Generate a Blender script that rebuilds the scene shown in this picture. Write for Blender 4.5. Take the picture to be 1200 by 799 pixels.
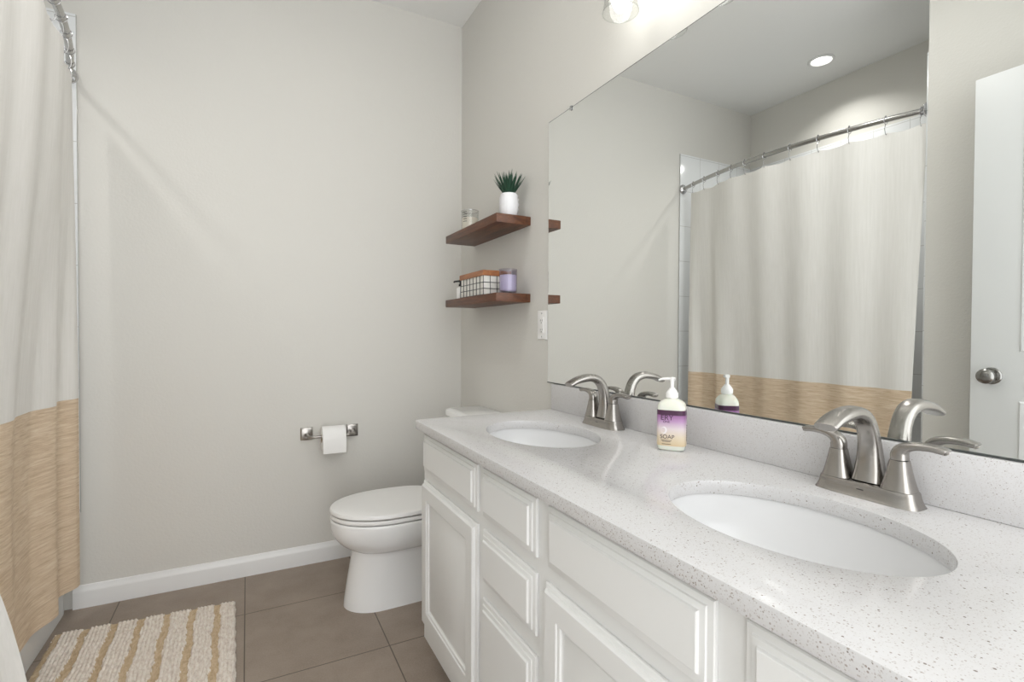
import bpy, bmesh, math, random
from mathutils import Vector, Matrix
random.seed(7)
for o in list(bpy.data.objects): bpy.data.objects.remove(o)
S = bpy.context.scene
COL = S.collection
PI = math.pi

# ------------------------------------------------------------------ camera
W, D, H = 1.0855, 2.698, 2.887          # right wall x, back wall y, ceiling z
XL, XT, YT = -0.62, -1.385, 1.188       # left wall x, tub outer wall x, tub near end y
cam = bpy.data.cameras.new('camera'); cam_o = bpy.data.objects.new('camera', cam); COL.objects.link(cam_o)
cam.sensor_width = 36; cam.lens = 592.12 / 1200 * 36; cam.clip_start = 0.02
ya, pt, ro = math.radians(27.6593), math.radians(-0.9059), math.radians(0.2376)
fw = Vector((math.sin(ya)*math.cos(pt), math.cos(ya)*math.cos(pt), math.sin(pt)))
rt = Vector((math.cos(ya), -math.sin(ya), 0)); up = rt.cross(fw)
r2 = rt*math.cos(ro) + up*math.sin(ro); u2 = up*math.cos(ro) - rt*math.sin(ro)
m = Matrix((r2, u2, -fw)).transposed().to_4x4(); m.translation = (0, 0, 1.1575)
cam_o.matrix_world = m
S.camera = cam_o

# ------------------------------------------------------------------ light and exposure
wd = bpy.data.worlds.new('world'); S.world = wd; wd.use_nodes = True
WB = wd.node_tree.nodes['Background']
WB.inputs[0].default_value = (0.97, 0.985, 1.0, 1); WB.inputs[1].default_value = 2.85
BULB_E, DOWN_W, FILL_W = 6.0, 3.8, 4.4   # bulb emission; watts of the tub light and the added fill lamp
S.view_settings.view_transform = 'Standard'; S.view_settings.look = 'None'
S.view_settings.gamma = 1; S.view_settings.use_curve_mapping = False
S.view_settings.exposure = 0.23

# ------------------------------------------------------------------ materials
def lin(c): return tuple((v/255/12.92 if v/255 <= .04045 else ((v/255+.055)/1.055)**2.4) for v in c) + (1,)
class NT:
    def __init__(s, name):
        s.m = bpy.data.materials.new(name); s.m.use_nodes = True; s.t = s.m.node_tree
        s.b = s.t.nodes['Principled BSDF']; s.out = s.t.nodes['Material Output']
    def n(s, typ, **kw):
        x = s.t.nodes.new(typ)
        for k, v in kw.items():
            if k in x.inputs: x.inputs[k].default_value = v
            else: setattr(x, k, v)
        return x
    def l(s, a, b): s.t.links.new(a, b)
    def coords(s, scale=(1,1,1), loc=(0,0,0)):
        tc = s.n('ShaderNodeTexCoord'); mp = s.n('ShaderNodeMapping')
        mp.inputs['Scale'].default_value = scale; mp.inputs['Location'].default_value = loc
        s.l(tc.outputs['Object'], mp.inputs['Vector']); return mp.outputs['Vector']
    def mix(s, fac, a, b):
        x = s.n('ShaderNodeMix', data_type='RGBA')
        for sock, v in ((x.inputs[0], fac), (x.inputs[6], a), (x.inputs[7], b)):
            if hasattr(v, 'is_output'): s.l(v, sock)
            else: sock.default_value = v
        return x.outputs[2]
    def ramp(s, fac, stops):
        x = s.n('ShaderNodeValToRGB'); e = x.color_ramp.elements
        while len(e) < len(stops): e.new(.5)
        for el, (p, c) in zip(e, stops): el.position = p; el.color = c
        s.l(fac, x.inputs[0]); return x.outputs[0]
    def bump(s, h, strength, dist=.002):
        x = s.n('ShaderNodeBump', Strength=strength, Distance=dist); s.l(h, x.inputs['Height'])
        s.l(x.outputs[0], s.b.inputs['Normal'])
def plain(name, c, rough=.5, metal=0, bump=None, **kw):
    k = NT(name); k.b.inputs['Base Color'].default_value = lin(c)
    k.b.inputs['Roughness'].default_value = rough; k.b.inputs['Metallic'].default_value = metal
    for a, v in kw.items(): k.b.inputs[a.replace('_', ' ')].default_value = v
    if bump:
        nz = k.n('ShaderNodeTexNoise', Scale=bump[0], Detail=3.0); k.l(k.coords(), nz.inputs['Vector']); k.bump(nz.outputs[0], bump[1], bump[2])
    return k.m
BLK, WHT = (0,0,0,1), (1,1,1,1)
M = {}
M['wall'] = plain('wall_paint', (214,212,206), .6, bump=(90, .25, .003))
M['ceiling'] = plain('ceiling_paint', (238,238,236), .8, bump=(60, .2, .003))
M['trim'] = plain('white_trim_paint', (232,232,231), .35)
M['cabinet'] = plain('cabinet_paint', (226,226,224), .38)
M['door'] = plain('door_paint', (229,231,231), .4)
M['porcelain'] = plain('porcelain', (240,240,239), .07)
M['sink'] = plain('sink_porcelain', (226,226,226), .12)
M['plastic'] = plain('white_plastic', (240,239,237), .3)
M['tub'] = plain('tub_enamel', (232,233,233), .12)
M['paper'] = plain('tissue_paper', (243,242,240), .95, bump=(500, .3, .001))
M['black'] = plain('black_plastic', (18,18,19), .35)
M['wire'] = plain('black_wire', (30,30,32), .4)
M['card'] = plain('cardboard_core', (168,140,110), .9)
M['dark_slot'] = plain('dark_slot', (60,58,56), .6)
M['liner'] = plain('white_cotton', (238,236,230), .95, bump=(400, .5, .001))
M['planter'] = plain('white_ceramic', (238,238,240), .35)
M['wax'] = plain('candle_wax', (236,228,214), .5)
M['lilac_wax'] = plain('lilac_wax', (216,214,228), .4)
M['chrome'] = plain('chrome', (205,205,207), .12, 1)
M['mirror_edge'] = plain('mirror_edge', (70,74,72), .3)

def brushed(name, c, rough):
    k = NT(name); k.b.inputs['Metallic'].default_value = 1; k.b.inputs['Roughness'].default_value = rough
    nz = k.n('ShaderNodeTexNoise', Scale=60.0, Detail=4.0); k.l(k.coords((1,1,12)), nz.inputs['Vector'])
    a = lin(c); b = tuple(v*.86 for v in a[:3]) + (1,)
    k.l(k.mix(nz.outputs[0], a, b), k.b.inputs['Base Color']); k.bump(nz.outputs[0], .06, .0005); return k.m
M['nickel'] = brushed('brushed_nickel', (172,168,163), .27)
M['knob'] = brushed('satin_nickel', (150,148,145), .22)
M['rod'] = brushed('brushed_steel', (182,181,178), .22)

def floor_mat():
    k = NT('floor_tile')
    br = k.n('ShaderNodeTexBrick', offset=0.0, squash=1.0)
    for n_, v in (('Scale', 1.0), ('Mortar Size', .0022), ('Mortar Smooth', .1), ('Brick Width', .4755), ('Row Height', .478), ('Bias', 0.0)): br.inputs[n_].default_value = v
    k.l(k.coords(loc=(.013+.4755*4, -2.325+.478*8, 0)), br.inputs['Vector'])
    br.inputs['Color1'].default_value = (.45,.45,.45,1); br.inputs['Color2'].default_value = (.62,.62,.62,1)
    n1 = k.n('ShaderNodeTexNoise', Scale=5.0, Detail=8.0, Roughness=.62); k.l(k.coords(), n1.inputs['Vector'])
    n2 = k.n('ShaderNodeTexNoise', Scale=180.0, Detail=2.0); k.l(k.coords(), n2.inputs['Vector'])
    base = k.ramp(n1.outputs[0], [(.3, lin((136,122,110))), (.7, lin((158,144,131)))])
    base = k.mix(k.ramp(n2.outputs[0], [(.35, (0,0,0,1)), (.75, (.35,.35,.35,1))]), base, lin((172,159,147)))
    grout = lin((98,88,79))
    k.l(k.mix(br.outputs['Fac'], base, grout), k.b.inputs['Base Color'])
    inv = k.n('ShaderNodeMath', operation='SUBTRACT'); inv.inputs[0].default_value = 1; k.l(br.outputs['Fac'], inv.inputs[1])
    k.bump(inv.outputs[0], .5, .003); k.b.inputs['Roughness'].default_value = .5
    return k.m
M['floor'] = floor_mat()

def tile_mat(name, axis):
    k = NT(name); tc = k.n('ShaderNodeTexCoord'); sp = k.n('ShaderNodeSeparateXYZ'); cb = k.n('ShaderNodeCombineXYZ')
    k.l(tc.outputs['Object'], sp.inputs[0])
    ad = k.n('ShaderNodeMath', operation='ADD'); ad.inputs[1].default_value = 2.0 + (.618 if axis == 0 else 0)
    k.l(sp.outputs[axis], ad.inputs[0]); k.l(ad.outputs[0], cb.inputs[0])
    a2 = k.n('ShaderNodeMath', operation='ADD'); a2.inputs[1].default_value = 3.4
    k.l(sp.outputs[2], a2.inputs[0]); k.l(a2.outputs[0], cb.inputs[1])
    br = k.n('ShaderNodeTexBrick', offset=0.0)
    for n_, v in (('Scale', 1.0), ('Mortar Size', .0018), ('Mortar Smooth', .2), ('Brick Width', .20), ('Row Height', .2542)): br.inputs[n_].default_value = v
    k.l(cb.outputs[0], br.inputs['Vector'])
    k.l(k.mix(br.outputs['Fac'], lin((231,233,234)), lin((196,196,194))), k.b.inputs['Base Color'])
    k.b.inputs['Roughness'].default_value = .12
    inv = k.n('ShaderNodeMath', operation='SUBTRACT'); inv.inputs[0].default_value = 1; k.l(br.outputs['Fac'], inv.inputs[1]); k.bump(inv.outputs[0], .3, .002)
    return k.m
M['tile_y'] = tile_mat('white_wall_tile', 0); M['tile_x'] = tile_mat('white_wall_tile_side', 1)

def quartz():
    k = NT('white_quartz'); cur = lin((207,206,206)); v0 = k.coords()
    n0 = k.n('ShaderNodeTexNoise', Scale=260.0, Detail=2.0); k.l(v0, n0.inputs['Vector'])
    cur = k.mix(k.ramp(n0.outputs[0], [(.4, BLK), (.75, (.3,.3,.3,1))]), cur, lin((198,195,193)))
    for sc, thr, size, colr in ((480, .74, .34, (193,189,187)), (380, .84, .34, (180,175,171)), (290, .92, .34, (162,154,148)), (210, .97, .30, (134,125,118))):
        vo = k.n('ShaderNodeTexVoronoi', Scale=float(sc)); k.l(v0, vo.inputs['Vector'])
        sp = k.n('ShaderNodeSeparateColor'); k.l(vo.outputs['Color'], sp.inputs[0])
        g = k.n('ShaderNodeMath', operation='GREATER_THAN'); g.inputs[1].default_value = thr; k.l(sp.outputs[0], g.inputs[0])
        q = k.n('ShaderNodeMath', operation='LESS_THAN'); q.inputs[1].default_value = size; k.l(vo.outputs['Distance'], q.inputs[0])
        mm = k.n('ShaderNodeMath', operation='MULTIPLY'); k.l(g.outputs[0], mm.inputs[0]); k.l(q.outputs[0], mm.inputs[1])
        cur = k.mix(mm.outputs[0], cur, lin(colr))
    k.l(cur, k.b.inputs['Base Color']); k.b.inputs['Roughness'].default_value = .16; return k.m
M['quartz'] = quartz()

def wood(name, dark, mid, light, scale=(6, 1.2, 14)):
    k = NT(name); v = k.coords(scale)
    n1 = k.n('ShaderNodeTexNoise', Scale=4.0, Detail=6.0, Roughness=.6, Distortion=.8); k.l(v, n1.inputs['Vector'])
    n2 = k.n('ShaderNodeTexNoise', Scale=16.0, Detail=3.0); k.l(v, n2.inputs['Vector'])
    c = k.ramp(n1.outputs[0], [(.25, lin(dark)), (.5, lin(mid)), (.78, lin(light))])
    c = k.mix(k.ramp(n2.outputs[0], [(.4, BLK), (.8, (.5,.5,.5,1))]), c, lin(dark))
    k.l(c, k.b.inputs['Base Color']); k.b.inputs['Roughness'].default_value = .42; k.bump(n2.outputs[0], .12, .001); return k.m
M['walnut'] = wood('stained_wood', (62,34,20), (98,58,35), (128,82,52))
M['rim_wood'] = wood('basket_rim_wood', (128,76,42), (162,104,62), (186,130,84), (10, 4, 20))

def gauze():
    k = NT('white_gauze'); v = k.coords((14, 14, .7))
    n1 = k.n('ShaderNodeTexNoise', Scale=7.0, Detail=5.0, Roughness=.6); k.l(v, n1.inputs['Vector'])
    n2 = k.n('ShaderNodeTexNoise', Scale=340.0, Detail=1.0); k.l(k.coords((1,1,.3)), n2.inputs['Vector'])
    c = k.ramp(n1.outputs[0], [(.3, lin((228,226,221))), (.7, lin((236,234,230)))])
    k.l(c, k.b.inputs['Base Color']); k.b.inputs['Roughness'].default_value = .95
    a = k.n('ShaderNodeMath', operation='ADD'); k.l(n1.outputs[0], a.inputs[0]); k.l(n2.outputs[0], a.inputs[1]); k.bump(a.outputs[0], .10, .002)
    return k.m
M['gauze'] = gauze()
def band():
    k = NT('tan_crinkle'); v = k.coords((3.0, 3.0, 46))
    n1 = k.n('ShaderNodeTexNoise', Scale=4.2, Detail=4.0, Roughness=.65, Distortion=.5); k.l(v, n1.inputs['Vector'])
    n2 = k.n('ShaderNodeTexNoise', Scale=3.0, Detail=2.0); k.l(k.coords((3,3,1)), n2.inputs['Vector'])
    c = k.ramp(n1.outputs[0], [(.33, lin((200,176,147))), (.5, lin((219,197,170))), (.68, lin((232,215,192)))])
    k.l(c, k.b.inputs['Base Color']); k.b.inputs['Roughness'].default_value = .9; k.bump(n1.outputs[0], .5, .004); return k.m
M['band'] = band()
def rug(name, a, b, c):
    k = NT(name)
    n1 = k.n('ShaderNodeTexNoise', Scale=70.0, Detail=3.0, Roughness=.7); k.l(k.coords((1.6,.6,1)), n1.inputs['Vector'])
    n2 = k.n('ShaderNodeTexNoise', Scale=320.0, Detail=2.0); k.l(k.coords(), n2.inputs['Vector'])
    k.l(k.ramp(n1.outputs[0], [(.34, lin(a)), (.5, lin(b)), (.66, lin(c))]), k.b.inputs['Base Color'])
    k.b.inputs['Roughness'].default_value = 1; k.bump(n2.outputs[0], .8, .003); return k.m
M['rug_white'] = rug('cream_pile', (220,207,196), (240,230,219), (250,244,235))
M['rug_tan'] = rug('tan_pile', (188,164,132), (206,183,151), (216,196,166))

def mirror_mat():
    k = NT('mirror_glass'); k.b.inputs['Metallic'].default_value = 1; k.b.inputs['Roughness'].default_value = 0
    k.b.inputs['Base Color'].default_value = (.90,.915,.905,1); return k.m
M['mirror'] = mirror_mat()
def thin_glass(name, tint, amount=1.0):
    k = NT(name); tr = k.n('ShaderNodeBsdfTransparent'); tr.inputs[0].default_value = tint
    gl = k.n('ShaderNodeBsdfGlossy'); gl.inputs['Roughness'].default_value = .03
    fw_ = k.n('ShaderNodeLayerWeight', Blend=.5); p5 = k.n('ShaderNodeMath', operation='POWER'); p5.inputs[1].default_value = 4.0; k.l(fw_.outputs['Facing'], p5.inputs[0]); fr = k.n('ShaderNodeMath', operation='MULTIPLY_ADD'); fr.inputs[1].default_value = .55; fr.inputs[2].default_value = .035; k.l(p5.outputs[0], fr.inputs[0]); mx = k.n('ShaderNodeMixShader')
    k.l(fr.outputs[0], mx.inputs[0]); k.l(tr.outputs[0], mx.inputs[1]); k.l(gl.outputs[0], mx.inputs[2])
    k.l(mx.outputs[0], k.out.inputs[0]); return k.m
M['glass'] = thin_glass('clear_glass', (.95,.955,.95,1))
M['smoke_glass'] = thin_glass('smoky_purple_glass', (.86,.84,.89,1))
def emit(name, c, s):
    k = NT(name); k.b.inputs['Base Color'].default_value = (1,1,1,1)
    k.b.inputs['Emission Color'].default_value = c; k.b.inputs['Emission Strength'].default_value = s; return k.m
M['bulb'] = emit('lit_bulb', (1,.98,.95,1), BULB_E)
M['lens'] = emit('lit_lens', (1,.97,.93,1), 3.0)
def soap_body():
    k = NT('soap_bottle_plastic')
    k.b.inputs['Base Color'].default_value = lin((226,226,214)); k.b.inputs['Roughness'].default_value = .2
    k.b.inputs['Subsurface Weight'].default_value = .15; return k.m
M['soap'] = soap_body()
def soap_label():
    k = NT('soap_label'); tc = k.n('ShaderNodeTexCoord'); sp = k.n('ShaderNodeSeparateXYZ'); k.l(tc.outputs['Object'], sp.inputs[0])
    mr = k.n('ShaderNodeMapRange'); mr.inputs[1].default_value = .012; mr.inputs[2].default_value = .100; k.l(sp.outputs[2], mr.inputs[0])
    k.l(k.ramp(mr.outputs[0], [(0, lin((214,192,152))), (.3, lin((222,208,186))), (.52, lin((218,206,208))), (.74, lin((184,146,186))), (.9, lin((150,102,152))), (.925, lin((72,38,66)))]), k.b.inputs['Base Color'])
    k.b.inputs['Roughness'].default_value = .3; return k.m
M['soap_label'] = soap_label()
M['ink'] = plain('dark_ink', (62,40,58), .5); M['ink_white'] = plain('white_ink', (236,230,232), .5)
M['leaf'] = plain('succulent_leaf', (22,62,42), .45)

# ------------------------------------------------------------------ mesh helpers
def obj(name, bm, mat, parent=None, sharp=35, smooth=True):
    """links bm (built in world coordinates) as ONE mesh object, relative to its parent"""
    if parent is not None: bmesh.ops.translate(bm, verts=bm.verts, vec=-wloc(parent))
    bm.normal_update()
    for e in bm.edges:
        e.smooth = not (len(e.link_faces) == 2 and e.calc_face_angle(0) > math.radians(sharp))
    for f in bm.faces: f.smooth = smooth
    me = bpy.data.meshes.new(name); bm.to_mesh(me); bm.free()
    for mm in (mat if isinstance(mat, (list, tuple)) else [mat]): me.materials.append(mm)
    o = bpy.data.objects.new(name, me); COL.objects.link(o)
    if parent is not None: o.parent = parent
    return o
def wloc(o):
    v = Vector((0,0,0))
    while o is not None: v += o.location; o = o.parent
    return v
def thing(name, label, cat, loc, group=None):
    o = bpy.data.objects.new(name, None); COL.objects.link(o); o.location = loc; o.empty_display_size = .05
    return tag(o, label, cat, group)
def tag(o, label, cat, group=None):
    o['label'] = label; o['category'] = cat
    if group: o['group'] = group
    return o
def struct(name, bm, mat, parent=None):
    o = obj(name, bm, mat, parent)
    if parent is None: o['kind'] = 'structure'
    return o
def relocate(o, loc):
    """gives a top-level one-mesh object an origin of its own"""
    v = Vector(loc); o.data.transform(Matrix.Translation(-v)); o.location = v; return o
def dup(o, loc, label, group=None):
    def cp(x, par):
        c = x.copy(); COL.objects.link(c); c.parent = par
        for ch in list(x.children): cp(ch, c)
        return c
    r = cp(o, None); r.location = loc; r['label'] = label
    if group: r['group'] = group
    return r
def box(bm, x0, x1, y0, y1, z0, z1, bev=0, seg=2):
    r = bmesh.ops.create_cube(bm, size=1)['verts']
    for v in r: v.co = Vector((x0+(v.co.x+.5)*(x1-x0), y0+(v.co.y+.5)*(y1-y0), z0+(v.co.z+.5)*(z1-z0)))
    if bev:
        es = {e for v in r for e in v.link_edges}
        bmesh.ops.bevel(bm, geom=list(es), offset=bev, segments=seg, affect='EDGES', profile=.5)
    return bm
def B(*a, **k): return box(bmesh.new(), *a, **k)
def loft(bm, rings, cap=(True, True), closed=True, wrap=False):
    R = [[bm.verts.new(p) for p in r] for r in rings]; n = len(R[0])
    pairs = list(zip(R, R[1:])) + ([(R[-1], R[0])] if wrap else [])
    for a, b in pairs:
        for i in range(n if closed else n-1):
            j = (i+1) % n
            bm.faces.new((a[i], a[j], b[j], b[i]))
    if not wrap and closed:
        if cap[0]: bm.faces.new(R[0][::-1])
        if cap[1]: bm.faces.new(R[-1])
    bmesh.ops.recalc_face_normals(bm, faces=bm.faces)
    return bm
def sup(n, a, b, e=2.0):
    out = []
    for i in range(n):
        t = 2*PI*i/n; c, s = math.cos(t), math.sin(t)
        out.append((a*math.copysign(abs(c)**(2/e), c), b*math.copysign(abs(s)**(2/e), s)))
    return out
def lathe(bm, prof, c, n=32, cap=(True, True)):
    return loft(bm, [[(c[0]+r*math.cos(2*PI*i/n), c[1]+r*math.sin(2*PI*i/n), c[2]+z) for i in range(n)] for r, z in prof], cap)
def sections(bm, path, secs, side, n=24, e=2.4, cap=(True, True)):
    """loft with superellipse sections along a path; side = direction of each section's first half-width"""
    P = [Vector(p) for p in path]; side = Vector(side).normalized(); rings = []
    for i, p in enumerate(P):
        t = (P[min(i+1, len(P)-1)] - P[max(i-1, 0)]).normalized()
        nn = t.cross(side).normalized()
        rings.append([p + side*a + nn*b for a, b in sup(n, secs[i][0], secs[i][1], e)])
    return loft(bm, rings, cap)
def tube(bm, path, r, n=12, cap=(True, True), closed=False):
    P = [Vector(p) for p in path]; rings = []; ref = None
    for i, p in enumerate(P):
        if closed: t = (P[(i+1) % len(P)] - P[i-1]).normalized()
        else: t = (P[min(i+1, len(P)-1)] - P[max(i-1, 0)]).normalized()
        if ref is None: ref = t.orthogonal().normalized()
        ref = (ref - t*ref.dot(t)).normalized(); bi = t.cross(ref)
        rr = r[i] if isinstance(r, (list, tuple)) else r
        rings.append([p + (ref*math.cos(2*PI*k/n) + bi*math.sin(2*PI*k/n))*rr for k in range(n)])
    return loft(bm, rings, cap, wrap=closed)
def spline(pts, n):
    """Catmull-Rom through tuples of any length"""
    out = []; m_ = len(pts)
    for k in range(n):
        t = k/(n-1)*(m_-1); i = min(int(t), m_-2); f = t-i
        p0, p1, p2, p3 = pts[max(i-1,0)], pts[i], pts[i+1], pts[min(i+2,m_-1)]
        out.append(tuple(.5*(2*b + (c-a)*f + (2*a-5*b+4*c-d)*f*f + (3*b-a-3*c+d)*f**3) for a,b,c,d in zip(p0,p1,p2,p3)))
    return out
def interp(tab, x):
    for (a, va), (b, vb) in zip(tab, tab[1:]):
        if x <= b:
            f = max(0, (x-a)/(b-a)); f = f*f*(3-2*f); return va + (vb-va)*f
    return tab[-1][1]
def text_mesh(s, size, extrude=.0002):
    cu = bpy.data.curves.new('txt', 'FONT'); cu.body = s; cu.size = size; cu.extrude = extrude; cu.align_x = 'CENTER'
    o = bpy.data.objects.new('txt', cu); COL.objects.link(o)
    dg = bpy.context.evaluated_depsgraph_get(); me = bpy.data.meshes.new_from_object(o.evaluated_get(dg))
    bm = bmesh.new(); bm.from_mesh(me); bpy.data.objects.remove(o); bpy.data.curves.remove(cu); bpy.data.meshes.remove(me); return bm

# ------------------------------------------------------------------ the setting
YF = -0.75
struct('floor', B(XT-.1, W+.1, YF, D+.1, -.1, 0), M['floor'])
struct('ceiling', B(XT-.1, W+.1, YF, D+.1, H, H+.1), M['ceiling'])
struct('wall_right', B(W, W+.1, YF, D+.1, 0, H), M['wall'])
struct('wall_back', B(XT-.1, W, D, D+.1, 0, H), M['wall'])
struct('wall_tub', B(XT-.1, XT, YT, D, 0, H), M['wall'])
struct('wall_left', B(XT-.1, XL, YF, YT, 0, H), M['wall'])
TZ0, TZ1 = .40, 2.459
struct('trim_1', B(XT, -.618, D-.009, D-.0003, TZ0, TZ1, bev=.002), M['tile_y'])
struct('trim_2', B(XT+.0003, XT+.009, YT+.009, D-.009, TZ0, TZ1, bev=.002), M['tile_x'])
struct('trim_3', B(XT, -.625, YT+.0003, YT+.009, TZ0, TZ1, bev=.002), M['tile_y'])
def skirting(name, p0, p1, inward):
    prof = [(0,0),(.014,0),(.014,.066),(.0125,.073),(.009,.078),(.0075,.085),(.005,.092),(0,.094)]
    p0, p1, q = Vector(p0), Vector(p1), Vector(inward)
    bm = bmesh.new(); loft(bm, [[p + q*a + Vector((0,0,b)) for a, b in prof] for p in (p0, p1)])
    return struct(name, bm, M['trim'])
skirting('baseboard_back', (-.646, D-.0003, 0), (W-.016, D-.0003, 0), (0,-1,0))
skirting('baseboard_right', (W-.0003, 1.70, 0), (W-.0003, D-.0003, 0), (-1,0,0))
skirting('baseboard_left', (XL+.0003, YT-.01, 0), (XL+.0003, YF, 0), (1,0,0))

# the open door resting against the left wall (seen in the mirror)
dx0, dx1, dy0, dy1, dzt = -.535, -.500, .16, .973, 2.204
bm = bmesh.new()
box(bm, dx0, dx1, dy0, dy1, .012, dzt, bev=.002)
door = tag(struct('door_1', bm, M['door']), 'white open door with a satin knob, beside the shower curtain', 'door')
for z0, z1 in ((.24, .90), (1.09, 2.06)):
    bm = bmesh.new()
    y0, y1 = dy0+.15, dy1-.15
    def rect(d, x): return [(x, y0+d, z0+d), (x, y1-d, z0+d), (x, y1-d, z1-d), (x, y0+d, z1-d)]
    loft(bm, [rect(0, dx1+.0002), rect(.006, dx1+.006), rect(.018, dx1+.006), rect(.034, dx1+.001), rect(.05, dx1+.004)])
    obj('door_panel', bm, M['door'], door)
bm = bmesh.new()
kc = (dx1, .905, .993)
def xl(prof, c):   # lathe about the x axis
    return [[(c[0]+h, c[1]+r*math.cos(2*PI*i/28), c[2]+r*math.sin(2*PI*i/28)) for i in range(28)] for r, h in prof]
loft(bm, xl([(.034,.0002),(.034,.004),(.030,.008),(.016,.010),(.013,.014),(.012,.028),(.018,.033),(.027,.042),(.0305,.052),(.029,.062),(.022,.069),(.010,.073),(.003,.0735)], kc))
obj('door_knob', bm, M['knob'], door)
obj('latch_plate', B(dx0+.006, dx1-.006, dy1-.001, dy1+.0015, .965, 1.022, bev=.0005), M['knob'], door)

# ------------------------------------------------------------------ bathtub
TA = -.668
bm = bmesh.new()
cx, cy = (XT+.012+TA)/2, (YT+.012+D-.012)/2; hx, hy = (TA-XT-.012)/2, (D-YT-.024)/2
def rr(ax, ay, z, e=14, dx=0): return [(cx+dx+a, cy+b, z) for a, b in sup(64, ax, ay, e)]
loft(bm, [rr(hx, hy, 0, 60), rr(hx, hy, .385, 60), rr(hx-.004, hy-.004, .398, 50), rr(hx-.02, hy-.02, .40, 30), rr(hx-.07, hy-.09, .40, 7), rr(hx-.085, hy-.11, .385, 6),
          rr(hx-.11, hy-.16, .2, 5), rr(hx-.14, hy-.22, .10, 4.5), rr(hx-.19, hy-.3, .085, 4)])
t = thing('bathtub', 'white bathtub with a plain apron, behind the shower curtain', 'bathtub', (cx, cy, 0))
obj('tub_body', bm, M['tub'], t)
bm = bmesh.new(); lathe(bm, [(.03,.0),(.03,.004),(.02,.006),(.004,.005)], (cx, cy+.4, .0855), 20); obj('tub_drain', bm, M['chrome'], t)

# ------------------------------------------------------------------ toilet
TY = 2.205
t = thing('toilet', 'white elongated toilet with closed lid, beyond the vanity', 'toilet', (.7, TY, 0))
def egg(z, xf, xm, xb, w, eb=3.0, n=56):
    out = []
    for i in range(n):
        a = 2*PI*i/n; c, s = math.cos(a), math.sin(a)
        if c < 0: out.append((xm + (xm-xf)*c, TY + w*s, z))
        else: out.append((xm + (xb-xm)*abs(c)**(2/eb), TY + w*math.copysign(abs(s)**(2/eb), s), z))
    return out
tab = spline([(0,.357,.50,.90,.112),(.03,.360,.50,.90,.110),(.10,.370,.51,.90,.104),(.18,.384,.52,.90,.101),(.228,.393,.53,.90,.102)], 14)
tab += spline([(.236,.394,.54,.90,.108),(.248,.374,.54,.90,.128),(.268,.347,.54,.90,.152),(.295,.323,.54,.90,.171),(.325,.309,.54,.90,.181),(.355,.304,.54,.90,.185),(.372,.304,.54,.90,.185)], 18)
tab += [(.377,.308,.54,.895,.181)]
bm = bmesh.new(); loft(bm, [egg(*q) for q in tab]); obj('bowl', bm, M['porcelain'], t, sharp=40)
bm = bmesh.new()
so = lambda d, z: egg(z, .305+d, .54, .80-d, .183-d); si = lambda d, z: egg(z, .38-d, .55, .76+d, .105+d)
loft(bm, [so(.004,.3805), so(0,.385), so(0,.393), so(.004,.3975), si(.004,.3975), si(0,.393), si(0,.385), si(.004,.3805)], wrap=True)
obj('seat', bm, M['plastic'], t)
bm = bmesh.new()
lo = lambda d, z: egg(z, .303+d, .54, .80-d, .185-d)
loft(bm, [lo(.006,.4015), lo(0,.406), lo(0,.416), lo(.003,.4205), lo(.012,.4235), lo(.05,.4265), lo(.12,.428)]); obj('lid', bm, M['plastic'], t)
for s in (-1, 1):
    bm = bmesh.new(); sections(bm, [(.815, TY+s*.075-.03, .3905), (.815, TY+s*.075+.03, .3905)], [(.017,.012)]*2, (1,0,0), e=3); obj('hinge', bm, M['plastic'], t)
def rrx(x0, x1, hw, z, e=7): return [((x0+x1)/2+a, TY+b, z) for a, b in sup(56, (x1-x0)/2, hw, e)]
bm = bmesh.new(); loft(bm, [rrx(.90,1.07,.190,.378), rrx(.893,1.072,.2,.40), rrx(.884,1.073,.212,.742)]); obj('tank', bm, M['porcelain'], t)
bm = bmesh.new(); loft(bm, [rrx(.880,1.074,.216,.743), rrx(.873,1.075,.222,.749), rrx(.873,1.075,.222,.766), rrx(.877,1.074,.218,.774), rrx(.892,1.070,.205,.778)]); obj('tank_lid', bm, M['porcelain'], t)
bm = bmesh.new(); sections(bm, [(.883, TY+.15, .69),(.868, TY+.15, .69),(.866, TY+.15, .69)], [(.011,.011)]*3, (0,1,0)); sections(bm, [(.866, TY+.16, .691),(.862, TY+.12, .688),(.86, TY+.075, .684)], [(.007,.005)]*3, (0,0,1)); obj('flush_lever', bm, M['chrome'], t)

# ------------------------------------------------------------------ vanity
FX, BX = .522, .540                     # face of doors and drawers; face frame
VY0, VY1 = .125, 1.676
van = thing('vanity_cabinet', 'white painted vanity cabinet with raised panel doors and drawers', 'cabinet', (.80, .9, 0))
bm = bmesh.new()
box(bm, BX, BX+.019, VY0, VY1, .79, .8285); box(bm, BX, BX+.019, VY0, VY1, .105, .165)
box(bm, BX, BX+.019, VY0, .16, .165, .79); box(bm, BX, BX+.019, 1.638, VY1, .165, .79)
for a, b in ((1.165, 1.230), (.850, .922), (.395, .462)): box(bm, BX, BX+.019, a, b, .165, .79)
box(bm, BX, BX+.019, 1.23, 1.638, .64, .70); box(bm, BX, BX+.019, .922, 1.165, .64, .70); box(bm, BX, BX+.019, .922, 1.165, .465, .535)
box(bm, BX, BX+.019, .462, .85, .64, .70); box(bm, BX, BX+.019, .16, .395, .64, .70)
obj('face_frame', bm, M['cabinet'], van)
bm = bmesh.new()

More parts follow.
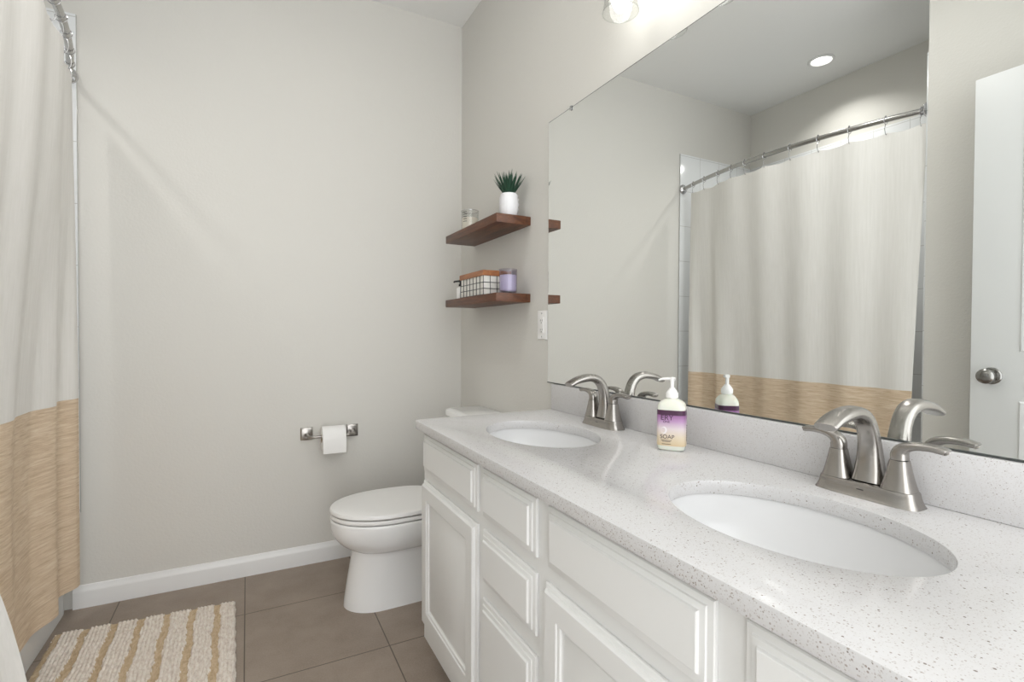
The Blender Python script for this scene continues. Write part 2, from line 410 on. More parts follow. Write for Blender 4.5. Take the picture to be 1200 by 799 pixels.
for a, b in ((VY1-.018, VY1), (VY0, VY0+.018)):
    box(bm, BX+.0195, W-.001, a, b, .105, .8285); box(bm, BX+.095, W-.016, a, b, 0, .105)
box(bm, BX+.0195, W-.02, VY0+.018, VY1-.018, .105, .123); box(bm, W-.02, W-.002, VY0+.018, VY1-.018, .123, .70)
obj('carcass', bm, M['cabinet'], van)
obj('toe_kick', B(BX+.075, BX+.09, VY0+.0185, VY1-.0185, 0, .1045), M['cabinet'], van)
def front(name, y0, y1, z0, z1, raised):
    """stepped-edge front; raised = flat slab with stepped edge (drawers) or framed door with recessed panel"""
    f = lambda d, x: [(x, y0+d, z0+d), (x, y1-d, z0+d), (x, y1-d, z1-d), (x, y0+d, z1-d)]
    bm = bmesh.new()
    x = FX
    if raised:
        loft(bm, [f(0, BX-.0004), f(0, x+.0125), f(.0015, x+.0105), f(.010, x+.0085), f(.0115, x+.0062), f(.0195, x+.0042), f(.021, x+.0012), f(.0225, x)])
        return obj(name, bm, M['cabinet'], van, sharp=22)
    loft(bm, [f(0, BX-.0004), f(0, x+.0125), f(.0015, x+.0105), f(.008, x+.0085), f(.0095, x+.004), f(.013, x), f(.054, x), f(.056, x+.003), f(.062, x+.0045), f(.064, x+.0085), f(.069, x+.0105)])
    d = obj(name, bm, M['cabinet'], van, sharp=22)
    bm = bmesh.new(); loft(bm, [f(.0688, x+.0135), f(.0688, x+.0105), f(.070, x+.0098)]); obj('door_panel', bm, M['cabinet'], d)
    return d
R1, R2, R3 = (.688, .813), (.522, .655), (.168, .478)
front('false_drawer', 1.208, 1.658, *R1, True); front('cabinet_door', 1.208, 1.661, .168, .655, False)
front('drawer', .904, 1.174, *R1, True); front('drawer', .904, 1.174, *R2, True); front('drawer', .904, 1.174, *R3, True)
front('false_drawer', .450, .858, *R1, True); front('cabinet_door', .450, .866, .168, .655, False)
front('false_drawer', .145, .404, *R1, True); front('cabinet_door', .145, .404, .168, .655, False)

# counter with two oval cut-outs
CT, CB, CX, CY0, CY1 = .857, .829, .5105, .112, 1.697
SX, SA, SB = .788, .152, .217
SY = (.522, 1.312)
bm = bmesh.new()
def loop(pts):
    vs = [bm.verts.new(p) for p in pts]; return [bm.edges.new((vs[i], vs[(i+1) % len(vs)])) for i in range(len(vs))]
cr = .02
outer = [(W-.001, CY0, CT)] + [(W-.001, CY1, CT)] + [(CX+cr-cr*math.sin(a), CY1-cr+cr*math.cos(a), CT) for a in [PI/2*i/6 for i in range(7)]] + [(CX, CY0, CT)]
es = loop(outer)
for sy in SY: es += loop([(SX+SA*math.cos(2*PI*i/72), sy+SB*math.sin(2*PI*i/72), CT) for i in range(72)])
bmesh.ops.triangle_fill(bm, use_beauty=True, edges=es)
for f in bm.faces:
    if f.normal.z < 0: f.normal_flip()
g = bmesh.ops.extrude_face_region(bm, geom=list(bm.faces))
bmesh.ops.translate(bm, verts=[v for v in g['geom'] if isinstance(v, bmesh.types.BMVert)], vec=(0,0,CB-CT))
bmesh.ops.recalc_face_normals(bm, faces=bm.faces)
rim = [e for e in bm.edges if len(e.link_faces) == 2 and e.calc_face_angle(0) > 1.2 and abs(e.verts[0].co.z - e.verts[1].co.z) < 1e-6 and e.verts[0].co.x < W-.002]
bmesh.ops.bevel(bm, geom=rim, offset=.0018, segments=2, affect='EDGES', profile=.5)
counter = thing('countertop', 'speckled white quartz countertop with two oval sink openings, on the vanity', 'countertop', (.80, .9, CB))
obj('counter_slab', bm, M['quartz'], counter, sharp=30)
obj('backsplash', B(W-.021, W-.001, CY0, CY1, CT+.0003, .957, bev=.0015), M['quartz'], counter)

def sink(y, label):
    t = thing('sink', label, 'sink', (SX, y, .68), 'oval undermount sinks')
    def el(k, z): return [(SX+(SA+k)*math.cos(2*PI*i/64), y+(SB+k)*math.sin(2*PI*i/64), z) for i in range(64)]
    prof = spline([(.004,.8285),(.002,.80),(-.006,.765),(-.024,.725),(-.052,.700),(-.085,.689),(-.115,.685),(-.130,.683)], 26)
    rings = [el(k, z) for k, z in prof]
    rings = [el(.016,.8285)] + rings
    outer_ = [el(-.128,.672), el(-.08,.676), el(-.03,.695), el(.004,.74), el(.012,.80), el(.016,.820)]
    bm = bmesh.new(); loft(bm, rings + outer_, wrap=True); obj('basin', bm, M['sink'], t, sharp=50)
    bm = bmesh.new()
    def ec(r, z): return [(SX+r*math.cos(2*PI*i/64), y+r*2.6*math.sin(2*PI*i/64) if False else y+r*math.sin(2*PI*i/64), z) for i in range(64)]
    loft(bm, [[(SX+(SA-.126)*math.cos(2*PI*i/64), y+(SB-.126)*math.sin(2*PI*i/64), .6838) for i in range(64)], ec(.021,.6848), ec(.0205,.690), ec(.016,.693), ec(.004,.6938)]); obj('drain', bm, M['nickel'], t)
    return t
sink(SY[0], 'white oval sink in the near end of the counter, in front of the nearest faucet')
sink(SY[1], 'white oval sink in the far end of the counter, by the toilet')

def faucet(y, label):
    bx = 1.022; t = thing('faucet', label, 'faucet', (bx, y, CT), 'brushed nickel faucets')
    bm = bmesh.new()
    ring = lambda a, b, z, e=4.5: [(bx+p, y+q, CT+z) for p, q in sup(64, a, b, e)]
    prof = spline([(.030,.0885,.0003),(.0275,.0855,.006),(.0255,.0825,.014),(.0245,.0805,.0235)], 9)
    loft(bm, [ring(*p) for p in prof] + [ring(.0235,.0795,.026), ring(.021,.077,.027)]); obj('base_plate', bm, M['nickel'], t)
    bm = bmesh.new()
    pts = [(.006,.0265,.0270,.0225),(.008,.045,.0245,.0205),(.008,.075,.0205,.0170),(.004,.105,.0180,.0145),(-.006,.132,.0172,.0135),(-.024,.151,.0175,.0128),(-.050,.159,.0182,.0122),(-.080,.157,.0195,.0115),(-.108,.1505,.0200,.0095),(-.130,.141,.0200,.0080),(-.1345,.1390,.0190,.0070)]
    sp = spline(pts, 40)
    sections(bm, [(bx+p[0], y, CT+p[1]) for p in sp], [(p[2], p[3]) for p in sp], (0,1,0), n=32, e=2.7); obj('spout', bm, M['nickel'], t, sharp=50)
    for s in (1, -1):
        hy_ = y + s*.052
        rg = lambda a, b, z, e=3.4: [(bx+p, hy_+q, CT+z) for p, q in sup(40, a, b, e)]
        bm = bmesh.new()
        prof = spline([(.0235,.0255,.0268),(.0205,.0222,.038),(.0172,.0182,.055),(.0145,.0150,.072),(.0132,.0138,.079)], 10)
        loft(bm, [rg(*p) for p in prof]); hd = obj('handle', bm, M['nickel'], t)
        bm = bmesh.new()
        pts = [(0,.0798,.0128,.0130),(0,.090,.0126,.0126),(.004,.0985,.0124,.0108),(.014,.1045,.0122,.0082),(.030,.1082,.0125,.0068),(.050,.1085,.0125,.0062),(.0655,.1062,.0122,.0058),(.0675,.1058,.0112,.0050)]
        sp = spline(pts, 26)
        sections(bm, [(bx + .04*max(0, p[0]), hy_ + s*p[0], CT+p[1]) for p in sp], [(p[2], p[3]) for p in sp], (1,0,0), n=28, e=3.0); obj('lever', bm, M['nickel'], hd, sharp=50)
    obj('engraved_mark', B(bx-.0256, bx-.0246, y-.006, y+.006, CT+.0145, CT+.0165), M['dark_slot'], t)
    return t
faucet(.522, 'nearest brushed nickel faucet, beside the large near sink')
faucet(1.312, 'brushed nickel faucet of the far sink, left of the soap bottle')

# soap bottle: rounded-square bottle turned towards the camera
SBX, SBY = .976, .966
bt = thing('soap_bottle', 'pump bottle of soap with purple and cream label, between the two faucets', 'soap bottle', (SBX, SBY, CT))
ang = math.radians(-52)     # facing direction of the front face (front normal = -y rotated)
ca, sa = math.cos(ang), math.sin(ang)
def loc2(u, v): return (SBX + u*ca - v*sa, SBY + u*sa + v*ca)   # u across, v depth (front = -v)
def sr(a, b, z, e=4.2, n=56): return [(*loc2(p, q), CT+z) for p, q in sup(n, a, b, e)]
bm = bmesh.new()
loft(bm, [sr(.029,.021,.0004), sr(.0335,.0255,.004), sr(.035,.027,.012)] + [sr(.0355,.0275,z) for z in (.03,.06,.09,.108)] + [sr(.0345,.0265,.116,3.6), sr(.0315,.024,.122,3.0), sr(.026,.021,.127,2.5), sr(.018,.017,.131,2.1), sr(.0135,.0135,.133,2), sr(.0135,.0135,.137,2)])
obj('bottle', bm, M['soap'], bt)
bm = bmesh.new()
loft(bm, [sr(.0357,.0277,.014), sr(.0361,.0281,.0145), sr(.0361,.0281,.1045), sr(.0357,.0277,.105)], cap=(False, False)); lab = obj('bottle_label', bm, M['soap_label'], bt); lab['label'] = 'purple to cream printed label'
def on_front(s, size, u, z, mat, rot=0):
    bm = text_mesh(s, size)
    for v in bm.verts:
        x_, y_, d_ = v.co
        if rot: x_, y_ = -y_, x_
        q = loc2(u + x_, -.0283 - d_); v.co = (q[0], q[1], CT + z + y_)
    obj('label_text', bm, mat, lab)
on_front('ERY', .0185, -.009, .080, M['ink']); on_front('ONE', .008, -.010, .073, M['ink'])
on_front('SOAP', .0145, -.008, .0325, M['ink'])
for z, w in ((.0275,.026), (.0245,.020), (.018,.022)):
    bm = bmesh.new(); q = [loc2(-.010-w/2, -.0284), loc2(-.010+w/2, -.0284), loc2(-.010+w/2, -.0286), loc2(-.010-w/2, -.0286)]
    loft(bm, [[(*p, CT+z) for p in q], [(*p, CT+z+.0012) for p in q]]); obj('label_text', bm, M['ink'], lab)
bm = bmesh.new(); q = [(a*.0075-.016, b*.009+.054) for a, b in sup(24, 1, 1)]
qi = [(a*.0052-.018, b*.0068+.054) for a, b in sup(24, 1, 1)]
loft(bm, [[(*loc2(u, -.0283), CT+z) for u, z in q], [(*loc2(u, -.0287), CT+z) for u, z in q], [(*loc2(u, -.0287), CT+z) for u, z in qi], [(*loc2(u, -.0283), CT+z) for u, z in qi]], wrap=True); obj('label_emblem', bm, M['ink_white'], lab)
bm = bmesh.new()
for i in range(7):
    z = .026 + i*.0062
    q = [loc2(.0362, .004), loc2(.0362, .004-.006), loc2(.0366, .004-.006), loc2(.0366, .004)]
    loft(bm, [[(*p, CT+z) for p in q], [(*p, CT+z+.0028) for p in q]])
obj('label_text', bm, M['ink'], lab)
pc = (SBX, SBY, CT)
bm = bmesh.new(); lathe(bm, [(.0145,.1345),(.0155,.1355),(.0155,.147),(.0145,.1485),(.011,.154),(.0075,.158),(.0075,.160)], pc, 28); obj('pump_collar', bm, M['plastic'], bt)
bm = bmesh.new(); lathe(bm, [(.0048,.1595),(.0048,.177),(.0062,.178),(.0070,.183),(.0066,.1865),(.003,.188)], pc, 20)
nz = Vector((-.62, .78, 0)).normalized()
P0 = Vector(pc) + Vector((0,0,.1835))
sections(bm, [P0 - nz*.008, P0 + nz*.012, P0 + nz*.025 + Vector((0,0,-.001)), P0 + nz*.034 + Vector((0,0,-.0045))], [(.0062,.0040),(.0055,.0036),(.0045,.003),(.0036,.0024)], nz.cross(Vector((0,0,1))), n=16); obj('pump_head', bm, M['plastic'], bt)

# ------------------------------------------------------------------ mirror
MY0, MY1, MZ0, MZ1 = .13, 1.7466, .961, 2.003
mir = thing('mirror', 'large frameless wall mirror above the counter', 'mirror', (W, .94, MZ0))
bm = B(W-.006, W-.0005, MY0, MY1, MZ0, MZ1)
for f in bm.faces: f.material_index = 0 if f.normal.x < -.5 else 1
obj('mirror_glass', bm, [M['mirror'], M['mirror_edge']], mir, smooth=False)
obj('bottom_channel', B(W-.0085, W-.0005, MY0, MY1, MZ0-.0032, MZ0-.0001), M['mirror_edge'], mir); obj('top_edge', B(W-.0064, W-.0005, MY0, MY1, MZ1+.0001, MZ1+.0014), M['mirror_edge'], mir)
for y in (1.589, .30):
    bm = bmesh.new(); sections(bm, [(W-.0005, y, MZ1+.006), (W-.009, y, MZ1+.005), (W-.0095, y, MZ1-.004), (W-.0092, y, MZ1-.009)], [(.0055,.002)]*4, (0,1,0), n=16, e=4); obj('mirror_clip', bm, M['chrome'], mir)

# ------------------------------------------------------------------ vanity light
LZ, LX = 2.107, .982
LYS = (1.19, 1.0, .81, .62)
vl = thing('vanity_light', 'bar wall light with clear glass bell shades above the mirror', 'light', (W, .905, 2.30))
obj('backplate', B(W-.028, W-.0005, .50, 1.31, 2.27, 2.345, bev=.006), M['nickel'], vl)
for y in LYS:
    bm = bmesh.new()
    tube(bm, spline([(W-.024, y, 2.305), (W-.05, y, 2.345), (W-.085, y, 2.358), (LX, y, 2.34), (LX, y, 2.318)], 16), .008, 14); arm = obj('arm', bm, M['nickel'], vl)
    bm = bmesh.new(); lathe(bm, [(.012,.263),(.024,.258),(.027,.25),(.027,.215),(.022,.21)], (LX, y, LZ-.035), 28); obj('socket', bm, M['nickel'], arm)
    bm = bmesh.new(); prof = spline([(.0275,.212),(.033,.19),(.040,.14),(.044,.085),(.047,.045),(.051,.012),(.0535,.0)], 16)
    lathe(bm, prof + [(r-.002, z+.0008) for r, z in prof[::-1]], (LX, y, LZ), 40, cap=(False, False)); obj('shade', bm, M['glass'], vl)
    bm = bmesh.new(); tube(bm, [(LX+.0528*math.cos(2*PI*i/48), y+.0528*math.sin(2*PI*i/48), LZ) for i in range(48)], .0016, 8, closed=True); obj('shade_rim', bm, M['glass'], vl)
    bm = bmesh.new(); lathe(bm, spline([(.0135,.176),(.016,.155),(.026,.125),(.0325,.095),(.033,.07),(.0275,.034),(.017,.009),(.005,.001)], 18), (LX, y, LZ), 28); obj('bulb', bm, M['bulb'], vl)

# recessed ceiling light over the tub, plus an unseen lamp added as fill
def downlight(x, y, label, watts, spread):
    dl = thing('recessed_light', label, 'light', (x, y, H), 'recessed ceiling lights')
    bm = bmesh.new(); lathe(bm, [(.074,0),(.075,-.004),(.070,-.008),(.060,-.009),(.056,-.003),(.056,0)], (x, y, H-.0002), 48, cap=(False, False)); obj('trim_ring', bm, M['trim'], dl)
    bm = bmesh.new(); lathe(bm, [(.0555,-.0005),(.0555,-.003),(.035,-.0045),(.005,-.005)], (x, y, H-.0002), 40); obj('lens', bm, M['lens'], dl)
    la = bpy.data.lights.new('downlight_glow', 'AREA'); la.shape = 'DISK'; la.size = .10; la.spread = math.radians(spread); la.energy = watts; la.color = (1,.98,.95)
    lo_ = bpy.data.objects.new('downlight_glow', la); COL.objects.link(lo_); lo_.parent = dl; lo_.location = (0,0,-.013)
downlight(-1.057, 1.946, 'round recessed light in the ceiling over the tub, seen in the mirror', DOWN_W, 125)
downlight(0.0, 1.45, 'added fill light in the ceiling over the bath rug side of the room', FILL_W, 170)  # unseen lamp above the view, added to brighten the room

# ------------------------------------------------------------------ shower curtain, rod, rings
def rodx(y): return -.645 + .115*(1 - ((y-1.943)/.747)**2)
RZ = 2.203
rod = thing('shower_rod', 'curved metal shower curtain rod between the tub end walls', 'curtain rod', (rodx(1.943), 1.943, RZ))
ys = [YT+.012 + (D-.012-YT-.012)*i/60 for i in range(61)]
bm = bmesh.new(); tube(bm, [(rodx(y), y, RZ) for y in ys], .0125, 16); obj('rod', bm, M['rod'], rod)
for y, s in ((D-.0095, -1), (YT+.0095, 1)):
    bm = bmesh.new()
    loft(bm, [[(rodx(y)+r*math.cos(2*PI*i/32), y+s*h, RZ+r*math.sin(2*PI*i/32)) for i in range(32)] for r, h in ((.034,0),(.034,.004),(.030,.010),(.022,.014),(.0185,.018),(.0175,.030),(.0135,.034))]); obj('flange', bm, M['chrome'], rod)
CTZ, CBZ, BZ = 2.143, .145, .892
HY = [2.560, 2.441, 2.308, 2.195, 2.09, 1.955, 1.80, 1.65, 1.504, 1.353, 1.222]
low = [(1.195,-.612),(1.28,-.598),(1.40,-.622),(1.52,-.606),(1.64,-.628),(1.76,-.612),(1.88,-.634),(2.0,-.622),(2.10,-.640),(2.20,-.640),(2.335,-.600),(2.40,-.640),(2.48,-.636),(2.56,-.594),(2.60,-.590)]
def cur_x(y, z):
    f = (CTZ - z)/(CTZ - CBZ)
    g = min(1, f/.75); g = g*g*(3-2*g)*.75 + .25*g
    hang = rodx(y) - .006 + .006*math.sin(y*26+.6) - .010*math.exp(-((y-2.40)/.06)**2) + .016*max(0, min(1, (y-2.46)/.1))
    return hang*(1-g) + interp(low, y)*g + .003*math.sin(z*2.3 + y*4)
def sag(y):
    best = 0
    for a, b in zip(HY, HY[1:]):
        if b <= y <= a: t = (y-b)/(a-b); best = 4*t*(1-t)*min(.012, .09*(a-b)); break
    return best
cur = thing('shower_curtain', 'off-white gauze shower curtain with a tan bottom band', 'curtain', (-.58, 1.9, RZ))
NY = 300
yy = [1.2 + 1.375*i/NY for i in range(NY+1)]
def near_edge(y, z):   # the near edge drifts a little away from the wall lower down
    f = (CTZ-z)/(CTZ-CBZ); return 1.2 + .045*f + (y-1.2)*(1-.045*f/1.395)
def sheet(z_top, z_bot, nz_, thick):
    rings = []
    for j in range(nz_+1):
        row = []
        for y in yy:
            zt = z_top - (sag(y) if z_top == CTZ else 0); z = zt + (z_bot-zt)*j/nz_; y2 = near_edge(y, z)
            row.append(Vector((cur_x(y2, z), y2, z)))
        back = [v + Vector((-thick, 0, 0)) for v in reversed(row)]
        rings.append(row + back)
    bm = bmesh.new(); loft(bm, rings); return bm
obj('curtain_panel', sheet(CTZ, BZ, 40, .0014), M['gauze'], cur, sharp=80)
b_ = obj('curtain_band', sheet(BZ-.0004, CBZ, 24, .0018), M['band'], cur, sharp=80); b_['label'] = 'tan crinkled band'
# white liner edge flaring out near the floor
bm = bmesh.new(); rings = []
for j in range(31):
    f = j/30; z = .655 - .60*f
    ye = 1.70; row = []
    for i in range(25):
        g_ = i/24; y = 1.25 + (ye - .03*f*f - 1.25)*g_
        x = cur_x(y, z) + .0035 + (.152*g_**.5 + .008*math.sin(y*38))*f**.65
        row.append(Vector((x, y, z)))
    rings.append(row + [v + Vector((-.0016,0,0)) for v in reversed(row)])
loft(bm, rings); l_ = obj('liner_edge', bm, M['gauze'], cur, sharp=80); l_['label'] = 'white liner edge'
# rings
def ring(y):
    t = bpy.data.objects.new('curtain_ring', None)
    bm = bmesh.new(); x = rodx(y); r = .0165
    c = Vector((x, y, RZ - .0035))
    tube(bm, [(c.x + r*math.cos(a), c.y, c.z + r*math.sin(a)) for a in [PI*2*i/28 for i in range(28)]], .0017, 8, closed=True)
    tube(bm, [(x, y, RZ-.0195), (x+.005, y, RZ-.032), (x+.006, y+.001, RZ-.044), (x+.004, y, RZ-.058), (x, y, RZ-.069), (x-.006, y, RZ-.072), (x-.009, y, RZ-.066)], .0017, 8)
    lathe(bm, [(.001,-.004),(.0045,-.002),(.0045,.002),(.001,.004)], (x, y, RZ+.0175), 12)
    bpy.data.objects.remove(t)
    return bm
names_ = ['at the far end of the rod, next to the flange', 'second from the far end of the rod', 'third from the far end of the rod', 'fourth from the far end of the rod', 'fifth from the far end of the rod',
          'at the middle of the rod, sixth from the far end', 'fifth from the near end of the rod', 'fourth from the near end of the rod', 'third from the near end of the rod', 'second from the near end of the rod', 'at the near end of the rod, above the curtain corner']
r0 = None
for y, nm in zip(HY, names_):
    lb = 'metal curtain ring ' + nm
    if r0 is None:
        r0 = relocate(obj('curtain_ring', ring(y), M['chrome']), (rodx(y), y, RZ)); tag(r0, lb, 'curtain ring', 'curtain rings on the shower rod')
    else: dup(r0, (rodx(y), y, RZ), lb)

# ------------------------------------------------------------------ bath rug
rw, rl, rcx, rcy, rrot = .60, .92, -.340, 2.004, .02
NU, NV = 200, 230
bm = bmesh.new(); grid = []
def tan_at(u, v):
    w = .0030*math.sin(v*23+u*40) + .0016*math.sin(v*71+u*13) + .0012*math.sin(v*147+u*71)
    k = (rw - u - .066 + w) / .0872
    return abs(k - round(k))*.0872 < .0115
rnd = random.Random(3)
for i in range(NU+1):
    col_ = []
    for j in range(NV+1):
        u = rw*i/NU; v = rl*j/NV
        e = min(u, rw-u, v, rl-v)
        if tan_at(u, v): h = .006 + .001*rnd.random()
        else: h = .010 + .0022*math.sin(u*2*PI/.0125 + .9*math.sin(v*37)) + .0035*rnd.random()
        if e < .006: h *= .25 + .75*e/.006
        ed = .0015*math.sin(v*70+u*50) if (i in (0, NU)) else 0
        ev = .002*math.sin(u*95) if (j in (0, NV)) else 0
        x_, y_ = u - rw/2 + ed + rnd.uniform(-.0008,.0008), v - rl/2 + ev + rnd.uniform(-.001,.001) - .09*(u - rw/2)
        col_.append(bm.verts.new((rcx + x_*math.cos(rrot) - y_*math.sin(rrot), rcy + x_*math.sin(rrot) + y_*math.cos(rrot), .0012 + h)))
    grid.append(col_)
for i in range(NU):
    for j in range(NV):
        f = bm.faces.new((grid[i][j], grid[i+1][j], grid[i+1][j+1], grid[i][j+1]))
        f.material_index = 1 if tan_at(rw*(i+.5)/NU, rl*(j+.5)/NV) else 0
ring_ = [grid[i][0] for i in range(NU+1)] + [grid[NU][j] for j in range(1, NV+1)] + [grid[i][NV] for i in range(NU-1, -1, -1)] + [grid[0][j] for j in range(NV-1, 0, -1)]
low = [bm.verts.new((v.co.x, v.co.y, .0004)) for v in ring_]
for i in range(len(ring_)):
    j = (i+1) % len(ring_); bm.faces.new((ring_[j], ring_[i], low[i], low[j]))
bm.faces.new(low[::-1])
rg_ = relocate(obj('bath_rug', bm, [M['rug_white'], M['rug_tan']], sharp=60), (rcx, rcy, 0)); tag(rg_, 'cream bath rug with tan stripes on the tile floor', 'rug')

# ------------------------------------------------------------------ toilet paper holder and roll
th = thing('toilet_paper_holder', 'brushed metal toilet paper holder with square plates on the back wall', 'toilet paper holder', (.37, D, .65))
for x in (.260, .480):
    f = lambda d, y: [(x-.0285+d, y, .652-.031+d), (x+.0285-d, y, .652-.031+d), (x+.0285-d, y, .652+.031-d), (x-.0285+d, y, .652+.031-d)]
    bm = bmesh.new(); loft(bm, [f(0, D-.0004), f(0, D-.005), f(.003, D-.008), f(.010, D-.0095), f(.020, D-.0125)]); pl = obj('wall_plate', bm, M['nickel'], th)
    s = 1 if x < .37 else -1
    bm = bmesh.new(); sections(bm, [(x, D-.012, .648), (x+s*.003, D-.045, .646), (x+s*.008, D-.066, .645), (x+s*.022, D-.074, .645), (x+s*.03, D-.075, .645)], [(.009,.011),(.007,.008),(.0075,.008),(.008,.008),(.008,.008)], (0,0,1), n=20); obj('post', bm, M['nickel'], pl)
bm = bmesh.new(); tube(bm, [(.289, D-.075, .645), (.451, D-.075, .645)], .0065, 18); obj('roller', bm, M['nickel'], th)
ty, tz, tx0, tx1, tr = D-.075, .6345, .321, .429, .060
t = thing('toilet_paper_roll', 'white toilet paper roll on the metal holder', 'toilet paper', (.375, ty, tz))
circ = lambda r, x, n=56: [(x, ty+r*math.cos(2*PI*i/n), tz+r*math.sin(2*PI*i/n)) for i in range(n)]
bm = bmesh.new(); loft(bm, [circ(.0205, tx0), circ(tr-.002, tx0), circ(tr, tx0+.002), circ(tr, tx1-.002), circ(tr-.002, tx1), circ(.0205, tx1)], wrap=True); obj('paper', bm, M['paper'], t)
bm = bmesh.new(); loft(bm, [circ(.0202, tx0+.0004), circ(.0202, tx1-.0004), circ(.0185, tx1-.0004), circ(.0185, tx0+.0004)], wrap=True); obj('cardboard_core', bm, M['card'], t)
bm = bmesh.new()
arc = [(ty - (tr+.0012)*math.sin(a), tz + (tr+.0012)*math.cos(a)) for a in [PI/2*i/10 for i in range(11)]] + [(ty-tr-.0012, tz-.02), (ty-tr-.0006, tz-.045), (ty-tr+.001, tz-.064)]
loft(bm, [[(tx0+.001, a, b), (tx1-.001, a, b), (tx1-.001, a+.0008, b-.0002), (tx0+.001, a+.0008, b-.0002)] for a, b in arc]); obj('loose_sheet', bm, M['paper'], t)

# ------------------------------------------------------------------ shelves and what stands on them
def shelf(z1, th_, label):
    bm = bmesh.new(); box(bm, .920, W-.0005, 1.90, 2.505, z1-th_, z1, bev=.0022)
    s_ = relocate(obj('wall_shelf', bm, M['walnut']), (W, 2.2, z1)); return tag(s_, label, 'shelf', 'floating wooden shelves')
Z1, Z2 = 1.659, 1.327
shelf(Z1, .038, 'upper dark wood floating shelf carrying the spiky plant')
shelf(Z2, .037, 'lower dark wood floating shelf carrying the wire basket')

# plant in a pineapple-textured pot
px, py = 1.012, 1.965
pl = thing('potted_succulent', 'spiky green succulent in a white faceted pot on the upper shelf', 'plant', (px, py, Z1))
bm = bmesh.new(); n = 20; rings = []
for k, (r, z) in enumerate(spline([(.026,.0004),(.0335,.010),(.0390,.030),(.0405,.052),(.0400,.075),(.0375,.093),(.0335,.103)], 13)):
    rings.append([(px + (r*(1.09 if (i+k) % 2 == 0 else .925) if 0 < k < 12 else r)*math.cos(2*PI*i/n), py + (r*(1.09 if (i+k) % 2 == 0 else .925) if 0 < k < 12 else r)*math.sin(2*PI*i/n), Z1+z) for i in range(n)])
rings += [[(px+r*math.cos(2*PI*i/n), py+r*math.sin(2*PI*i/n), Z1+z) for i in range(n)] for r, z in ((.0275,.1035),(.0265,.097),(.004,.0965))]
loft(bm, rings); obj('pot', bm, M['planter'], pl, sharp=12)
bm = bmesh.new(); rnd = random.Random(11)
for k in range(46):
    a = k*2.399; tilt = .05 + .70*math.sqrt(k/46); L = (.108 - .022*(k/46)) * rnd.uniform(.88, 1.06)
    d = Vector((math.sin(tilt)*math.cos(a), math.sin(tilt)*math.sin(a), math.cos(tilt)))
    p0 = Vector((px, py, Z1+.0968)) + Vector((math.cos(a), math.sin(a), 0))*.016*math.sqrt(k/46)
    side = d.cross(Vector((0,0,1))).normalized()
    curl = Vector((0,0,1))*.012*(k/46)
    path = [p0 + d*L*f + curl*f*f for f in (0,.25,.5,.75,.93,1)]
    sections(bm, path, [(.0052,.0024),(.0058,.0022),(.005,.002),(.0032,.0014),(.001,.0006),(.0003,.0003)], side, n=8, e=2)
obj('leaves', bm, M['leaf'], pl)

# clear glass jar
jx, jy = .985, 2.335
t = thing('glass_jar', 'clear straight-sided glass jar with grey marks on the upper shelf', 'jar', (jx, jy, Z1))
bm = bmesh.new(); lathe(bm, [(.036,.0004),(.041,.004),(.0425,.012),(.0425,.100),(.0435,.103),(.0425,.1045),(.0405,.102),(.0402,.014),(.036,.009),(.004,.009)], (jx,jy,Z1), 40); obj('jar_body', bm, M['glass'], t)
bm = bmesh.new(); tube(bm, [(jx+.0425*math.cos(2*PI*i/40), jy+.0425*math.sin(2*PI*i/40), Z1+.103) for i in range(40)], .0017, 8, closed=True); obj('jar_rim', bm, M['chrome'], t)
bm = bmesh.new()
for k in range(5):
    z = Z1+.045+k*.0115
    a0, a1 = math.radians(196), math.radians(226)
    arc = [a0+(a1-a0)*i/6 for i in range(7)]
    loft(bm, [[(jx+r*math.cos(a), jy+r*math.sin(a), z+dz) for r, dz in ((.0426,0),(.0430,0),(.0430,.003),(.0426,.003))] for a in arc])
obj('jar_marks', bm, M['dark_slot'], t)
bm = bmesh.new(); lathe(bm, [(.0398,.0095),(.0398,.066),(.037,.068),(.003,.067)], (jx,jy,Z1), 36); obj('wax', bm, M['wax'], t)

# wire basket with wooden rim
bx0, bx1, by0, by1, bz0, bz1 = .930, 1.072, 2.055, 2.335, Z2, Z2+.112
t = thing('wire_basket', 'black wire basket with wooden rim and white lining on the lower shelf', 'basket', ((bx0+bx1)/2, (by0+by1)/2, Z2))
def rectr(d, z): return [(bx0+d, by0+d, z), (bx1-d, by0+d, z), (bx1-d, by1-d, z), (bx0+d, by1-d, z)]
bm = bmesh.new(); loft(bm, [rectr(0, bz1-.024), rectr(0, bz1-.001), rectr(.001, bz1), rectr(.011, bz1), rectr(.012, bz1-.001), rectr(.012, bz1-.024)], wrap=True); obj('wooden_rim', bm, M['rim_wood'], t, smooth=False)
bm = bmesh.new(); wr = .0015
for z in (bz0+.0022, bz0+.030, bz0+.058):
    P = rectr(.004, z)
    for a, b in zip(P, P[1:]+P[:1]): tube(bm, [a, b], wr, 8)
for k in range(8):
    y = by0+.004 + (by1-by0-.008)*k/7
    for x in (bx0+.004, bx1-.004): tube(bm, [(x, y, bz0+.001), (x, y, bz1-.0235)], wr, 8)
for k in range(1, 4):
    x = bx0+.004 + (bx1-bx0-.008)*k/4
    for y in (by0+.004, by1-.004): tube(bm, [(x, y, bz0+.001), (x, y, bz1-.0235)], wr, 8)
    tube(bm, [(x, by0+.004, bz0+.0022), (x, by1-.004, bz0+.0022)], wr, 8)
obj('wire_frame', bm, M['wire'], t)
bm = bmesh.new(); loft(bm, [rectr(.008, bz0+.005), rectr(.0068, bz0+.012), rectr(.0068, bz1-.0245), rectr(.016, bz1-.022), rectr(.03, bz1-.030), rectr(.05, bz1-.033)]); obj('lining', bm, M['liner'], t)

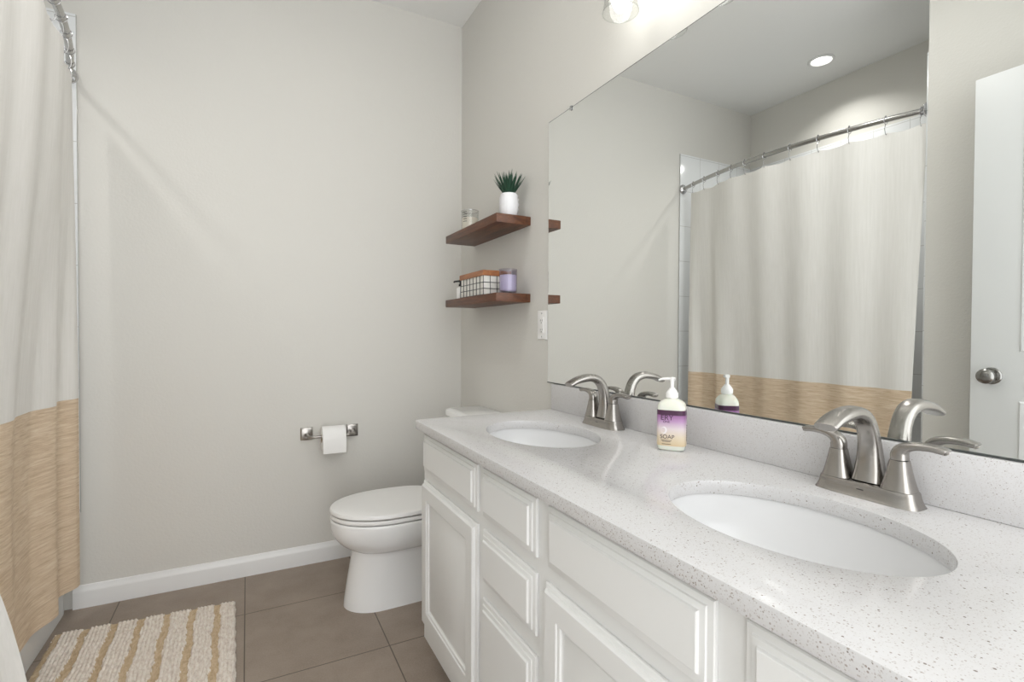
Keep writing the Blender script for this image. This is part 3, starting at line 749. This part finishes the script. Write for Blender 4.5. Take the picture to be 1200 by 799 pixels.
# smoky purple candle glass
gx, gy = 1.000, 1.947
t = thing('candle_glass', 'smoky purple candle glass on the lower shelf near the mirror', 'candle', (gx, gy, Z2))
bm = bmesh.new(); lathe(bm, [(.034,.0004),(.037,.003),(.0385,.010),(.0395,.104),(.0388,.1055),(.0372,.104),(.0365,.012),(.032,.008),(.004,.008)], (gx,gy,Z2), 40); obj('glass', bm, M['smoke_glass'], t)
bm = bmesh.new(); lathe(bm, [(.0318,.0085),(.0360,.0135),(.0366,.078),(.034,.080),(.004,.079)], (gx,gy,Z2), 36); obj('wax', bm, M['lilac_wax'], t)
bm = bmesh.new(); tube(bm, [(gx, gy, Z2+.078), (gx+.001, gy, Z2+.092)], .0012, 8); obj('wick', bm, M['black'], t)

# small bottle with black pump
qx, qy = .955, 2.385
t = thing('pump_bottle', 'small white bottle with black pump behind the wire basket', 'bottle', (qx, qy, Z2))
bm = bmesh.new(); lathe(bm, [(.016,.0004),(.019,.003),(.0195,.05),(.018,.056),(.009,.062),(.008,.066)], (qx,qy,Z2), 28); obj('bottle', bm, M['plastic'], t)
bm = bmesh.new(); lathe(bm, [(.0095,.064),(.0095,.074),(.005,.077),(.005,.086),(.009,.087),(.009,.096),(.004,.098)], (qx,qy,Z2), 24)
sections(bm, [(qx+.005, qy, Z2+.0905), (qx-.012, qy+.006, Z2+.0905), (qx-.028, qy+.012, Z2+.088), (qx-.031, qy+.013, Z2+.083)], [(.006,.0045),(.0055,.0045),(.005,.0045),(.004,.004)], (.3,1,0), n=14); obj('pump_head', bm, M['black'], t)

# outlet beside the mirror
oy, oz = 1.795, 1.191
t = thing('outlet', 'white outlet plate beside the left mirror edge', 'outlet', (W, oy, oz))
f = lambda d, x: [(W-x, oy-.036+d, oz-.0595+d), (W-x, oy+.036-d, oz-.0595+d), (W-x, oy+.036-d, oz+.0595-d), (W-x, oy-.036+d, oz+.0595-d)]
bm = bmesh.new(); loft(bm, [f(0,.0005), f(0,.003), f(.002,.0055), f(.004,.006)]); obj('cover_plate', bm, M['plastic'], t)
bm = bmesh.new(); box(bm, W-.0085, W-.0062, oy-.0165, oy+.0165, oz-.033, oz+.033, bev=.001); rc = obj('receptacle', bm, M['plastic'], t)
for dz in (-.019, .019):
    bm = bmesh.new()
    box(bm, W-.0091, W-.0086, oy-.0075, oy-.0055, oz+dz-.004, oz+dz+.004); box(bm, W-.0091, W-.0086, oy+.0055, oy+.0075, oz+dz-.004, oz+dz+.004); box(bm, W-.0091, W-.0086, oy-.002, oy+.002, oz+dz-.0115, oz+dz-.0075)
    obj('slot', bm, M['dark_slot'], rc)
for dz in (-.048, .048):
    bm = bmesh.new(); loft(bm, [[(W-.0062-h, oy+r*math.cos(2*PI*i/16), oz+dz+r*math.sin(2*PI*i/16)) for i in range(16)] for r, h in ((.0034,0),(.0034,.0006),(.002,.001))]); obj('screw', bm, M['chrome'], t)
